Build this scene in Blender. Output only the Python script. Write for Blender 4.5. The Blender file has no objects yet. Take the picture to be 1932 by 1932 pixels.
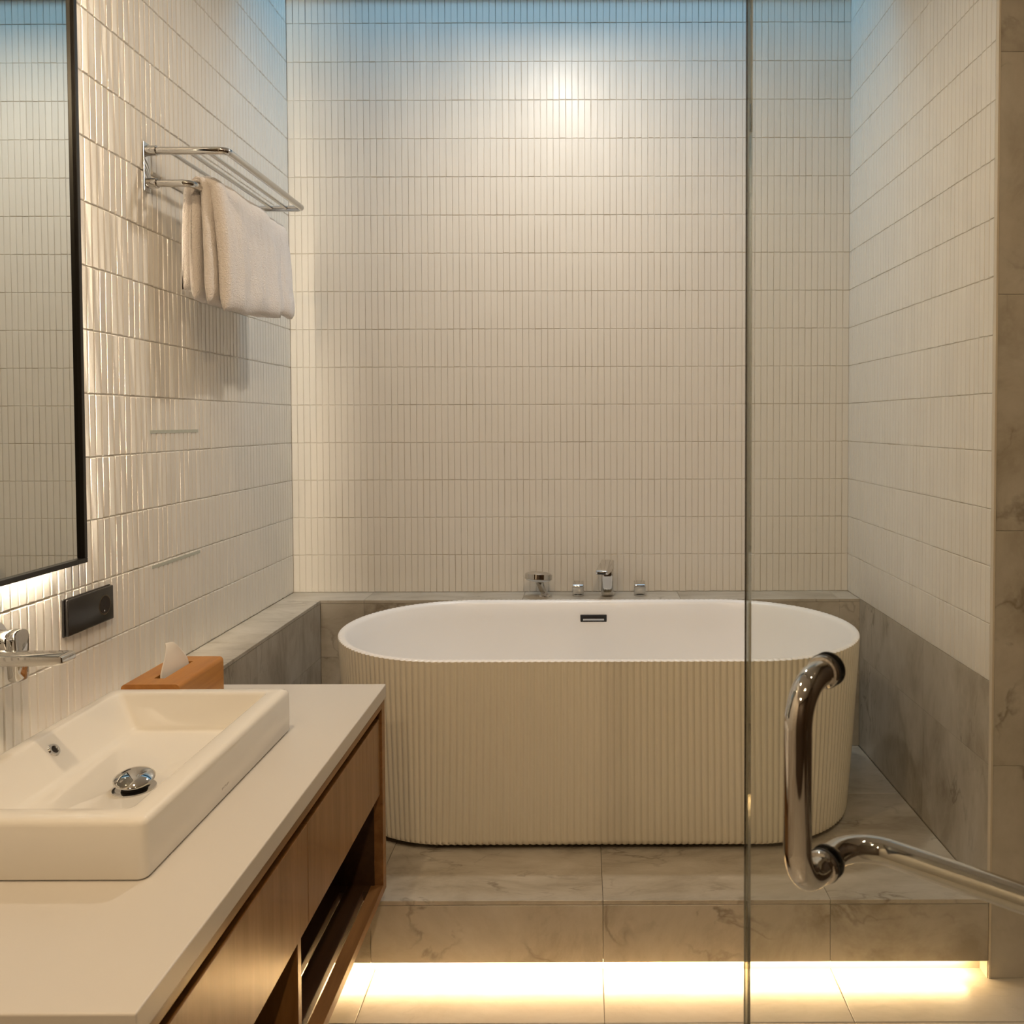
import bpy, bmesh, math, random
from mathutils import Vector, Matrix, noise
R = math.radians
sc = bpy.context.scene
COL = sc.collection
random.seed(7)

# ------------------------------------------------------------------ camera
CZ = 1.440                      # camera height above the floor
FPX = 1532.0                    # focal length in pixels of the 1932 frame
PITCH, ROLL = 1.6, 0.18
PPX = 1102.0
PPY = 797.0 + FPX * math.tan(R(PITCH))
cd = bpy.data.cameras.new('camera')
cam = bpy.data.objects.new('camera', cd)
COL.objects.link(cam)
cam.location = (0, 0, CZ)
cam.rotation_euler = (Matrix.Rotation(R(90 - PITCH), 3, 'X') @ Matrix.Rotation(R(ROLL) * -1, 3, 'Z')).to_euler()
cd.sensor_width = 36.0
cd.sensor_fit = 'HORIZONTAL'
cd.lens = FPX / 1932.0 * 36.0
cd.shift_x = -(PPX - 966.0) / 1932.0
cd.shift_y = (PPY - 966.0) / 1932.0
cd.clip_start = 0.02
cd.dof.use_dof = True
cd.dof.focus_distance = 2.35
cd.dof.aperture_fstop = 11.0
sc.camera = cam

# ------------------------------------------------------------------ world, colour management
sc.view_settings.view_transform = 'Standard'
sc.view_settings.look = 'None'
sc.view_settings.gamma = 1.0
sc.view_settings.use_curve_mapping = False
sc.view_settings.exposure = 0.28
sc.cycles.use_denoising = True
sc.cycles.max_bounces = 7
sc.cycles.diffuse_bounces = 3
sc.cycles.glossy_bounces = 4
sc.cycles.transmission_bounces = 4
sc.cycles.transparent_max_bounces = 8
sc.cycles.use_adaptive_sampling = True
sc.cycles.adaptive_threshold = 0.07
sc.cycles.use_light_tree = False
sc.cycles.sample_clamp_indirect = 6.0
sc.cycles.caustics_reflective = False
sc.cycles.caustics_refractive = False
w = bpy.data.worlds.new('dusk_sky')
sc.world = w
w.use_nodes = True
bg = w.node_tree.nodes['Background']
bg.inputs[0].default_value = (0.22, 0.52, 0.80, 1)
bg.inputs[1].default_value = 4.3

def area_lamp(name, loc, power, color, size, rot=(0, 0, 0), shape='DISK', size_y=None, spread=180):
    l = bpy.data.lights.new(name, 'AREA')
    l.energy = power
    l.color = color
    l.shape = shape
    l.size = size
    if size_y:
        l.size_y = size_y
    l.spread = R(spread)
    o = bpy.data.objects.new(name, l)
    COL.objects.link(o)
    o.location = loc
    o.rotation_euler = rot
    return o

CEIL = CZ + 1.57
WARM = (1.0, 0.73, 0.45)
SOFT = (1.0, 0.91, 0.80)
DOWNLIGHTS = [  # x, y, watts, colour, label
    (-0.09, 2.52, 8.8, SOFT, 'round recessed ceiling downlight straight above the bathtub'),
    (-0.70, 1.10, 9.5, WARM, 'round recessed ceiling downlight above the vanity worktop'),
    (0.85, 0.70, 3.5, WARM, 'round recessed ceiling downlight right of the glass door'),
    (0.25, -0.20, 24.0, WARM, 'round recessed ceiling downlight behind the glass door'),
    (-0.55, -0.85, 9.0, WARM, 'round recessed ceiling downlight near the entrance wall'),
]
for (x, y, p, c, lab) in DOWNLIGHTS:
    area_lamp('downlight_lamp', (x, y, CEIL - 0.012), p, c, 0.075)
# sky portal over the light shaft
po = area_lamp('skylight_portal', (-0.055, 2.99, CEIL + 0.62), 1.0, (1, 1, 1), 2.18, shape='RECTANGLE', size_y=0.40)
po.data.cycles.is_portal = True

# ------------------------------------------------------------------ materials
MATS = {}
def newmat(name):
    m = bpy.data.materials.new(name)
    m.use_nodes = True
    MATS[name] = m
    return m, m.node_tree.nodes, m.node_tree.links, m.node_tree.nodes['Principled BSDF']

def pbr(name, col, rough=0.5, metal=0.0, spec=0.5, bump=0.0, bscale=200.0, var=0.0, coat=0.0):
    m, n, l, p = newmat(name)
    p.inputs['Base Color'].default_value = (*col, 1)
    p.inputs['Roughness'].default_value = rough
    p.inputs['Metallic'].default_value = metal
    p.inputs['Specular IOR Level'].default_value = spec
    p.inputs['Coat Weight'].default_value = coat
    if bump or var:
        tc = n.new('ShaderNodeNewGeometry')
        nz = n.new('ShaderNodeTexNoise')
        nz.inputs['Scale'].default_value = bscale
        nz.inputs['Detail'].default_value = 1
        l.new(tc.outputs['Position'], nz.inputs['Vector'])
        if bump:
            b = n.new('ShaderNodeBump')
            b.inputs['Strength'].default_value = bump
            b.inputs['Distance'].default_value = 0.002
            l.new(nz.outputs['Fac'], b.inputs['Height'])
            l.new(b.outputs['Normal'], p.inputs['Normal'])
        if var:
            oi = n.new('ShaderNodeObjectInfo')
            hs = n.new('ShaderNodeHueSaturation')
            mr = n.new('ShaderNodeMapRange')
            mr.inputs['To Min'].default_value = 1 - var
            mr.inputs['To Max'].default_value = 1 + var
            l.new(oi.outputs['Random'], mr.inputs['Value'])
            l.new(mr.outputs['Result'], hs.inputs['Value'])
            hs.inputs['Color'].default_value = (*col, 1)
            l.new(hs.outputs['Color'], p.inputs['Base Color'])
    return m

def emis(name, col, strength):
    m, n, l, p = newmat(name)
    p.inputs['Base Color'].default_value = (*col, 1)
    p.inputs['Emission Color'].default_value = (*col, 1)
    p.inputs['Emission Strength'].default_value = strength
    return m

def stone(name, base, dark, light, rough=0.29, rot=(0.4, 0.5, 0.6), vein=0.75):
    m, n, l, p = newmat(name)
    g = n.new('ShaderNodeNewGeometry')
    oi = n.new('ShaderNodeObjectInfo')
    off = n.new('ShaderNodeVectorMath'); off.operation = 'ADD'
    sc3 = n.new('ShaderNodeVectorMath'); sc3.operation = 'SCALE'
    cmb = n.new('ShaderNodeCombineXYZ')
    l.new(oi.outputs['Random'], cmb.inputs['X'])
    l.new(oi.outputs['Random'], cmb.inputs['Y'])
    l.new(oi.outputs['Random'], cmb.inputs['Z'])
    l.new(cmb.outputs[0], sc3.inputs[0]); sc3.inputs['Scale'].default_value = 9.0
    l.new(g.outputs['Position'], off.inputs[0]); l.new(sc3.outputs[0], off.inputs[1])
    mp = n.new('ShaderNodeMapping')
    mp.inputs['Rotation'].default_value = rot
    mp.inputs['Scale'].default_value = (1.0, 2.6, 1.0)
    l.new(off.outputs[0], mp.inputs['Vector'])
    n1 = n.new('ShaderNodeTexNoise'); n1.inputs['Scale'].default_value = 3.4; n1.inputs['Detail'].default_value = 8; n1.inputs['Roughness'].default_value = 0.70; n1.inputs['Distortion'].default_value = 0.4
    l.new(mp.outputs[0], n1.inputs['Vector'])
    r1 = n.new('ShaderNodeValToRGB')
    r1.color_ramp.elements[0].position = 0.33; r1.color_ramp.elements[0].color = (*dark, 1)
    r1.color_ramp.elements[1].position = 0.68; r1.color_ramp.elements[1].color = (*light, 1)
    e = r1.color_ramp.elements.new(0.5); e.color = (*base, 1)
    l.new(n1.outputs['Fac'], r1.inputs['Fac'])
    # veins: thin dark lines where a distorted noise crosses its middle
    n2 = n.new('ShaderNodeTexNoise'); n2.inputs['Scale'].default_value = 5.5; n2.inputs['Detail'].default_value = 5; n2.inputs['Roughness'].default_value = 0.5; n2.inputs['Distortion'].default_value = 0.35
    l.new(mp.outputs[0], n2.inputs['Vector'])
    sb = n.new('ShaderNodeMath'); sb.operation = 'SUBTRACT'; sb.inputs[1].default_value = 0.5
    ab = n.new('ShaderNodeMath'); ab.operation = 'ABSOLUTE'
    l.new(n2.outputs['Fac'], sb.inputs[0]); l.new(sb.outputs[0], ab.inputs[0])
    mr = n.new('ShaderNodeMapRange'); mr.inputs['From Min'].default_value = 0.0; mr.inputs['From Max'].default_value = 0.024
    mr.inputs['To Min'].default_value = 1.0; mr.inputs['To Max'].default_value = 0.0
    l.new(ab.outputs[0], mr.inputs['Value'])
    n3 = n.new('ShaderNodeTexNoise'); n3.inputs['Scale'].default_value = 5.0; n3.inputs['Detail'].default_value = 2
    l.new(off.outputs[0], n3.inputs['Vector'])
    mr3 = n.new('ShaderNodeMapRange'); mr3.inputs['From Min'].default_value = 0.48; mr3.inputs['From Max'].default_value = 0.66; mr3.inputs['To Max'].default_value = vein
    l.new(n3.outputs['Fac'], mr3.inputs['Value'])
    mu = n.new('ShaderNodeMath'); mu.operation = 'MULTIPLY'
    l.new(mr.outputs[0], mu.inputs[0]); l.new(mr3.outputs[0], mu.inputs[1])
    mx = n.new('ShaderNodeMix'); mx.data_type = 'RGBA'
    l.new(mu.outputs[0], mx.inputs['Factor'])
    l.new(r1.outputs['Color'], mx.inputs['A'])
    mx.inputs['B'].default_value = (dark[0] * 0.55, dark[1] * 0.52, dark[2] * 0.48, 1)
    l.new(mx.outputs['Result'], p.inputs['Base Color'])
    p.inputs['Roughness'].default_value = rough
    nb = n.new('ShaderNodeTexNoise'); nb.inputs['Scale'].default_value = 60; nb.inputs['Detail'].default_value = 5
    l.new(g.outputs['Position'], nb.inputs['Vector'])
    b = n.new('ShaderNodeBump'); b.inputs['Strength'].default_value = 0.12; b.inputs['Distance'].default_value = 0.003
    l.new(nb.outputs['Fac'], b.inputs['Height']); l.new(b.outputs['Normal'], p.inputs['Normal'])
    return m

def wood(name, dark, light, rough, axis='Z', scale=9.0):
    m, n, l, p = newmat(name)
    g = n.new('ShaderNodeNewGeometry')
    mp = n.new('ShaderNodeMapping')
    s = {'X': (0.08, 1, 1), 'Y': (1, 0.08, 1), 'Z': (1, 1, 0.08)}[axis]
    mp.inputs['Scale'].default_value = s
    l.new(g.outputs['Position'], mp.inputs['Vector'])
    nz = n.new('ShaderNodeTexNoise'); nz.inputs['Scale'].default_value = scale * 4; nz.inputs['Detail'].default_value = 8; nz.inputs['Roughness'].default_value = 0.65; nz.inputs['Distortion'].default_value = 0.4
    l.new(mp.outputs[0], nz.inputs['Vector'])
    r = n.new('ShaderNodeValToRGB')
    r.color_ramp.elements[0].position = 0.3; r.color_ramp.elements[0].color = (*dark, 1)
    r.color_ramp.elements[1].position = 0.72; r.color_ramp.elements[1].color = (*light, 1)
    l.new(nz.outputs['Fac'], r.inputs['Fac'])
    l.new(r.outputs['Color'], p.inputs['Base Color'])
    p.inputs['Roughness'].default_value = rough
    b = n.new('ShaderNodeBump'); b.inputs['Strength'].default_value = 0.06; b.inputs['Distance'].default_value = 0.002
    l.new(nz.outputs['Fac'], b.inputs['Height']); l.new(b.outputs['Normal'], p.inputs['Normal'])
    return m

pbr('tile_glaze', (0.79, 0.755, 0.69), 0.36, spec=0.45, bump=0.10, bscale=40, var=0.03)
m, n, l, p = newmat('grout')
p.inputs['Roughness'].default_value = 0.9
g = n.new('ShaderNodeNewGeometry')
nz = n.new('ShaderNodeTexNoise'); nz.inputs['Scale'].default_value = 7; nz.inputs['Detail'].default_value = 3
l.new(g.outputs['Position'], nz.inputs['Vector'])
rp = n.new('ShaderNodeValToRGB')
rp.color_ramp.elements[0].position = 0.36; rp.color_ramp.elements[0].color = (0.53, 0.46, 0.37, 1)
rp.color_ramp.elements[1].position = 0.62; rp.color_ramp.elements[1].color = (0.76, 0.72, 0.65, 1)
l.new(nz.outputs['Fac'], rp.inputs['Fac'])
sx = n.new('ShaderNodeSeparateXYZ'); l.new(g.outputs['Position'], sx.inputs[0])
md_ = n.new('ShaderNodeMath'); md_.operation = 'MULTIPLY_ADD'; md_.inputs[1].default_value = 0.5; l.new(nz.outputs['Fac'], md_.inputs[0]); l.new(sx.outputs['Z'], md_.inputs[2])
mk = n.new('ShaderNodeMapRange'); mk.inputs['From Min'].default_value = 1.44 + 1.72; mk.inputs['From Max'].default_value = 1.44 + 1.94; l.new(md_.outputs[0], mk.inputs['Value'])
mg = n.new('ShaderNodeMix'); mg.data_type = 'RGBA'; l.new(mk.outputs[0], mg.inputs['Factor']); l.new(rp.outputs['Color'], mg.inputs['A'])
mg.inputs['B'].default_value = (0.10, 0.08, 0.07, 1)      # mould stains creeping down from the roof joint
l.new(mg.outputs['Result'], p.inputs['Base Color'])
stone('stone_grey', (0.46, 0.42, 0.352), (0.315, 0.275, 0.215), (0.55, 0.51, 0.445))
stone('stone_floor', (0.50, 0.455, 0.39), (0.43, 0.385, 0.32), (0.55, 0.51, 0.45), rot=(0.1, 0.2, 1.1), vein=0.12)
pbr('stone_joint', (0.27, 0.23, 0.18), 0.9)
pbr('cream_trim', (0.62, 0.55, 0.44), 0.5)
pbr('ceiling_paint', (0.80, 0.78, 0.74), 0.9)
wood('plain_wall', (0.035, 0.020, 0.010), (0.075, 0.043, 0.020), 0.5, 'Z', 3.0)
pbr('dark_timber', (0.06, 0.04, 0.03), 0.6)
pbr('tub_acrylic', (0.91, 0.895, 0.88), 0.28)
pbr('tub_outer', (0.83, 0.785, 0.67), 0.38)
pbr('ceramic', (0.84, 0.815, 0.76), 0.07, coat=0.3)
pbr('quartz', (0.65, 0.62, 0.575), 0.30, bump=0.01, bscale=300)
pbr('chrome', (0.62, 0.61, 0.59), 0.045, metal=1.0)
pbr('satin_chrome', (0.72, 0.70, 0.67), 0.12, metal=1.0)
pbr('black_plastic', (0.012, 0.010, 0.009), 0.22)
pbr('black_metal', (0.010, 0.009, 0.008), 0.28)
pbr('rubber', (0.012, 0.011, 0.010), 0.5)
pbr('mirror_silver', (0.78, 0.795, 0.755), 0.004, metal=1.0)
pbr('spray_face', (0.75, 0.75, 0.74), 0.4)
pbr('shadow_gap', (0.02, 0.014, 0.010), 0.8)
pbr('bronze_ring', (0.10, 0.075, 0.045), 0.3, metal=0.8)
pbr('mark_ink', (0.22, 0.20, 0.17), 0.5)
wood('walnut', (0.20, 0.092, 0.026), (0.29, 0.142, 0.045), 0.27, 'Z')
wood('walnut_frame', (0.18, 0.082, 0.026), (0.33, 0.165, 0.060), 0.33, 'Y')
wood('walnut_dark', (0.040, 0.018, 0.008), (0.075, 0.036, 0.015), 0.45, 'Y')  # darker copy of the walnut, shade inside the cabinet put into its colour
wood('honey_wood', (0.36, 0.135, 0.022), (0.56, 0.245, 0.050), 0.38, 'Y', 7.0)
emis('led_warm', (1.0, 0.70, 0.36), 82.0)
emis('led_mirror', (1.0, 0.85, 0.64), 210.0)
emis('lamp_lens', (1.0, 0.85, 0.66), 3.0)

m, n, l, p = newmat('terry')
p.inputs['Base Color'].default_value = (0.84, 0.79, 0.755, 1)
p.inputs['Roughness'].default_value = 0.95
p.inputs['Sheen Weight'].default_value = 0.3
g = n.new('ShaderNodeNewGeometry')
nz = n.new('ShaderNodeTexNoise'); nz.inputs['Scale'].default_value = 260; nz.inputs['Detail'].default_value = 3
l.new(g.outputs['Position'], nz.inputs['Vector'])
b = n.new('ShaderNodeBump'); b.inputs['Strength'].default_value = 0.9; b.inputs['Distance'].default_value = 0.004
l.new(nz.outputs['Fac'], b.inputs['Height']); l.new(b.outputs['Normal'], p.inputs['Normal'])

m, n, l, p = newmat('tissue_paper')
p.inputs['Base Color'].default_value = (0.83, 0.79, 0.72, 1)
p.inputs['Roughness'].default_value = 0.9
p.inputs['Subsurface Weight'].default_value = 0.0

# clear pane: transparent with a fresnel reflection on each face
m, n, l, p = newmat('clear_glass')
out = [x for x in n if x.type == 'OUTPUT_MATERIAL'][0]
tr = n.new('ShaderNodeBsdfTransparent'); tr.inputs[0].default_value = (0.955, 0.965, 0.955, 1)
gl = n.new('ShaderNodeBsdfGlossy'); gl.inputs['Roughness'].default_value = 0.003
gg = n.new('ShaderNodeNewGeometry')
dt = n.new('ShaderNodeVectorMath'); dt.operation = 'DOT_PRODUCT'
l.new(gg.outputs['Normal'], dt.inputs[0]); l.new(gg.outputs['Incoming'], dt.inputs[1])
ab = n.new('ShaderNodeMath'); ab.operation = 'ABSOLUTE'; l.new(dt.outputs['Value'], ab.inputs[0])
om = n.new('ShaderNodeMath'); om.operation = 'SUBTRACT'; om.inputs[0].default_value = 1.0; l.new(ab.outputs[0], om.inputs[1])
pw = n.new('ShaderNodeMath'); pw.operation = 'POWER'; pw.inputs[1].default_value = 5.0; l.new(om.outputs[0], pw.inputs[0])
fr = n.new('ShaderNodeMath'); fr.operation = 'MULTIPLY_ADD'; fr.inputs[1].default_value = 0.962; fr.inputs[2].default_value = 0.038
l.new(pw.outputs[0], fr.inputs[0])   # Schlick reflectance of clear glass
mx = n.new('ShaderNodeMixShader')
l.new(fr.outputs[0], mx.inputs[0]); l.new(tr.outputs[0], mx.inputs[1]); l.new(gl.outputs[0], mx.inputs[2])
l.new(mx.outputs[0], out.inputs['Surface'])
m, n, l, p = newmat('glass_edge')
p.inputs['Base Color'].default_value = (0.40, 0.41, 0.36, 1)
p.inputs['Transmission Weight'].default_value = 1.0
p.inputs['Roughness'].default_value = 0.02
p.inputs['IOR'].default_value = 1.5

# ------------------------------------------------------------------ helpers
def add_obj(name, me, mat, parent=None, smooth=False, label=None):
    o = bpy.data.objects.new(name, me)
    COL.objects.link(o)
    if mat is not None and not me.materials:
        me.materials.append(MATS[mat] if isinstance(mat, str) else mat)
    if parent is not None:
        o.parent = parent
        o.matrix_parent_inverse = parent.matrix_basis.inverted() if parent.parent is None else \
            (parent.parent.matrix_basis @ parent.matrix_parent_inverse @ parent.matrix_basis).inverted()
    if smooth:
        for q in me.polygons:
            q.use_smooth = True
    if label:
        o['label'] = label
    return o

def to_obj(name, bm, mat, parent=None, smooth=False, label=None, recalc=True):
    if recalc:
        bmesh.ops.recalc_face_normals(bm, faces=bm.faces[:])
    me = bpy.data.meshes.new(name)
    bm.to_mesh(me)
    bm.free()
    return add_obj(name, me, mat, parent, smooth, label)

def bm_box(x0, x1, y0, y1, z0, z1, bevel=0.0, seg=2, bm=None):
    own = bm is None
    b = bmesh.new()
    r = bmesh.ops.create_cube(b, size=1.0)
    for v in b.verts:
        v.co = Vector(((x0 + x1) / 2 + v.co.x * (x1 - x0), (y0 + y1) / 2 + v.co.y * (y1 - y0), (z0 + z1) / 2 + v.co.z * (z1 - z0)))
    if bevel > 0:
        bmesh.ops.bevel(b, geom=b.edges[:], offset=bevel, segments=seg, affect='EDGES', profile=0.5)
    if own:
        return b
    me = bpy.data.meshes.new('tmp'); b.to_mesh(me); b.free(); bm.from_mesh(me); bpy.data.meshes.remove(me)
    return bm

def box(name, x0, x1, y0, y1, z0, z1, mat, parent=None, bevel=0.0, seg=2, label=None, smooth=False):
    return to_obj(name, bm_box(x0, x1, y0, y1, z0, z1, bevel, seg), mat, parent, smooth, label)

def empty(name, loc, label, cat, group=None):
    o = bpy.data.objects.new(name, None)
    o.empty_display_size = 0.05
    COL.objects.link(o)
    o.location = loc
    o['label'] = label
    o['category'] = cat
    if group:
        o['group'] = group
    return o

def struct(o):
    o['kind'] = 'structure'
    return o

def tube_bm(pts, r, seg=20, caps=True, bm=None):
    """round tube along a polyline"""
    if bm is None:
        bm = bmesh.new()
    pts = [Vector(p) for p in pts]
    nrm = None
    rings = []
    for i, p in enumerate(pts):
        if i == 0: t = pts[1] - pts[0]
        elif i == len(pts) - 1: t = pts[-1] - pts[-2]
        else: t = (pts[i + 1] - pts[i]).normalized() + (pts[i] - pts[i - 1]).normalized()
        t.normalize()
        if nrm is None:
            nrm = t.orthogonal().normalized()
        else:
            nrm = (nrm - t * nrm.dot(t)).normalized()
        bn = t.cross(nrm)
        rr = r[i] if isinstance(r, (list, tuple)) else r
        rings.append([bm.verts.new(p + (nrm * math.cos(a) + bn * math.sin(a)) * rr) for a in [2 * math.pi * k / seg for k in range(seg)]])
    for a, b in zip(rings, rings[1:]):
        for k in range(seg):
            bm.faces.new((a[k], a[(k + 1) % seg], b[(k + 1) % seg], b[k]))
    if caps:
        bm.faces.new(rings[0][::-1]); bm.faces.new(rings[-1])
    return bm

def bend(pts, rad, n=8):
    """round off the inner corners of a polyline"""
    pts = [Vector(p) for p in pts]
    out = [pts[0]]
    for i in range(1, len(pts) - 1):
        a = (pts[i - 1] - pts[i]).normalized(); c = (pts[i + 1] - pts[i]).normalized()
        ang = a.angle(c)
        d = rad / math.tan(ang / 2)
        s, e = pts[i] + a * d, pts[i] + c * d
        cen = pts[i] + (a + c).normalized() * (rad / math.sin(ang / 2))
        for k in range(n + 1):
            t = k / n
            v = (s - cen).normalized().slerp((e - cen).normalized(), t)
            out.append(cen + v.normalized() * rad)
    out.append(pts[-1])
    return out

def lathe_bm(prof, cen, axis=(0, 0, 1), seg=40, bm=None):
    """prof: list of (radius, height)"""
    if bm is None:
        bm = bmesh.new()
    axis = Vector(axis).normalized()
    u = axis.orthogonal().normalized(); v = axis.cross(u)
    cen = Vector(cen)
    rings = []
    for (r, h) in prof:
        if r < 1e-6:
            rings.append([bm.verts.new(cen + axis * h)])
        else:
            rings.append([bm.verts.new(cen + axis * h + (u * math.cos(a) + v * math.sin(a)) * r) for a in [2 * math.pi * k / seg for k in range(seg)]])
    for a, b in zip(rings, rings[1:]):
        for k in range(seg):
            k2 = (k + 1) % seg
            if len(a) == 1 and len(b) == 1: continue
            if len(a) == 1: bm.faces.new((a[0], b[k], b[k2]))
            elif len(b) == 1: bm.faces.new((a[k], a[k2], b[0]))
            else: bm.faces.new((a[k], a[k2], b[k2], b[k]))
    return bm

def extrude_poly(pts, vec, bevel=0.0, seg=2):
    """closed polygon (3d points) extruded along vec"""
    bm = bmesh.new()
    f = bm.faces.new([bm.verts.new(p) for p in pts])
    r = bmesh.ops.extrude_face_region(bm, geom=[f])
    bmesh.ops.translate(bm, vec=vec, verts=[g for g in r['geom'] if isinstance(g, bmesh.types.BMVert)])
    bmesh.ops.recalc_face_normals(bm, faces=bm.faces[:])
    if bevel:
        bmesh.ops.bevel(bm, geom=bm.edges[:], offset=bevel, segments=seg, affect='EDGES', profile=0.5)
    return bm

def smooth_angle(o, ang=40):
    me = o.data
    for q in me.polygons:
        q.use_smooth = True
    me.set_sharp_from_angle(angle=R(ang))
    return o

def project(x, y, z):
    """pixel in the 1932 frame"""
    v = cam.rotation_euler.to_matrix().inverted() @ (Vector((x, y, z)) - Vector((0, 0, CZ)))
    if v.z > -0.02: return None
    return (PPX + FPX * v.x / -v.z, PPY - FPX * v.y / -v.z)

# ------------------------------------------------------------------ main dimensions
XL, XR, YB = -1.153, 1.042, 3.20            # tile faces of left, right and back wall
LEDGE_Z = CZ - 0.67                          # top of the stone ledge
PLAT_Z = CZ - 1.232                          # top of the bath platform
YP = 2.06                                    # front of the platform and end of the right wall
YLF = 3.056                                  # front face of the back ledge
XLF = -1.000                                 # front face of the left ledge
GR = 0.0024                                  # tiles stand proud of the grout
ROW, PIT = 0.1482, 0.024663
ROWS_TOP = 16
TRIM_Z = CZ + 1.648

# ------------------------------------------------------------------ setting: shell
struct(box('ceiling', XL - 0.1, 2.0, -1.7, 2.78, CEIL, CEIL + 0.10, 'ceiling_paint'))
shaft = struct(box('wall_shaft', XL - 0.1, XR + 0.1, 2.70, 2.78, CEIL + 0.10, CEIL + 0.62, 'ceiling_paint'))
wb = struct(box('wall_back', XL - 0.1, XR + 0.1, YB + GR, YB + 0.12, -0.05, CEIL + 0.62, 'grout'))
wl = struct(box('wall_left', XL - 0.12, XL - 0.0030, -1.7, YB + GR, -0.05, CEIL + 0.62, 'grout'))
wr = struct(box('wall_right', XR + GR, XR + 0.12, YP + 0.012, YB + GR, -0.05, CEIL + 0.62, 'grout'))
we = struct(box('wall_end', XR + 0.12, 2.0, YP + 0.012, YP + 0.12, -0.05, CEIL, 'stone_joint'))
struct(box('wall_side', 1.9, 2.0, -1.7, YP + 0.012, -0.05, CEIL, 'plain_wall'))
struct(box('wall_front', XL, 2.0, -1.7, -1.6, -0.05, CEIL, 'plain_wall'))
fl = struct(box('floor', XL, 2.0, -1.7, YB, -0.05, -0.0035, 'stone_joint'))
struct(box('trim_1', XL, XR, YB - 0.012, YB + GR, TRIM_Z, TRIM_Z + 0.10, 'dark_timber'))

# floor tiles
for ix, x0 in enumerate([-1.155, -0.555, 0.045, 0.645, 1.245]):
    for iy in range(-3, 5):
        y0 = iy * 0.6 + 0.108
        xa, xb = max(x0, XL) + 0.001, min(x0 + 0.6, 1.9) - 0.001
        ya, yb = max(y0, -1.6) + 0.001, min(y0 + 0.6, 2.3) - 0.001
        if xb - xa < 0.02 or yb - ya < 0.02: continue
        box('floor_tile', xa, xb, ya, yb, -0.0035, 0.0, 'stone_floor', fl, 0.001, 1)

# stone return at the end of the right wall
zs = [0.0, CZ - 0.885, CZ - 0.28, CZ + 0.32, CZ + 0.925, CEIL]
for z0, z1 in zip(zs, zs[1:]):
    for xa, xb in ((XR + 0.004, 1.645), (1.645, 1.9)):
        box('stone_slab', xa + 0.0004, xb - 0.0004, YP, YP + 0.012, z0 + 0.0004, z1 - 0.0004, 'stone_grey', we, 0.001, 1)
struct(box('trim_2', XR - 0.001, XR + 0.004, YP - 0.002, YP + 0.012, 0.0, CEIL, 'cream_trim'))
# stone wainscot on the right wall
for za, zb in ((PLAT_Z, CZ - 0.887), (CZ - 0.887, LEDGE_Z)):
    for ya, yb in ((YP + 0.012, 2.48), (2.48, YLF)):
        box('stone_slab', XR, XR + GR, ya + 0.0004, yb - 0.0004, za + 0.0004, zb - 0.0004, 'stone_grey', wr)
        
# ------------------------------------------------------------------ kit kat tiles
def tile_mesh(k, t=GR, c=0.0013, j=1.0, wt=0.0232):
    rnd = random.Random(100 + k)
    wv, h = wt / 2, 0.1462 / 2
    jit = [rnd.uniform(-0.00045, 0.00035) * j for _ in range(4)]
    vs = [(-wv, -h, -0.002), (wv, -h, -0.002), (wv, h, -0.002), (-wv, h, -0.002)]
    vs += [(-wv, -h, t - c), (wv, -h, t - c), (wv, h, t - c), (-wv, h, t - c)]
    i = c * 0.9
    vs += [(-wv + i, -h + i, t + jit[0]), (wv - i, -h + i, t + jit[1]), (wv - i, h - i, t + jit[2]), (-wv + i, h - i, t + jit[3])]
    fs = []
    for a in (0, 4):
        for k2 in range(4):
            fs.append((a + k2, a + (k2 + 1) % 4, a + 4 + (k2 + 1) % 4, a + 4 + k2))
    fs.append((8, 9, 10, 11))
    me = bpy.data.meshes.new('tile')
    me.from_pydata(vs, [], fs)
    me.materials.append(MATS['tile_glaze'])
    return me, vs, fs
TM_FLAT = [tile_mesh(k) for k in range(9)]
TM_RELIEF = [tile_mesh(k, 0.0030, 0.0024, 1.5, 0.0229) for k in range(9)]     # rounder edges on the left wall

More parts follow.
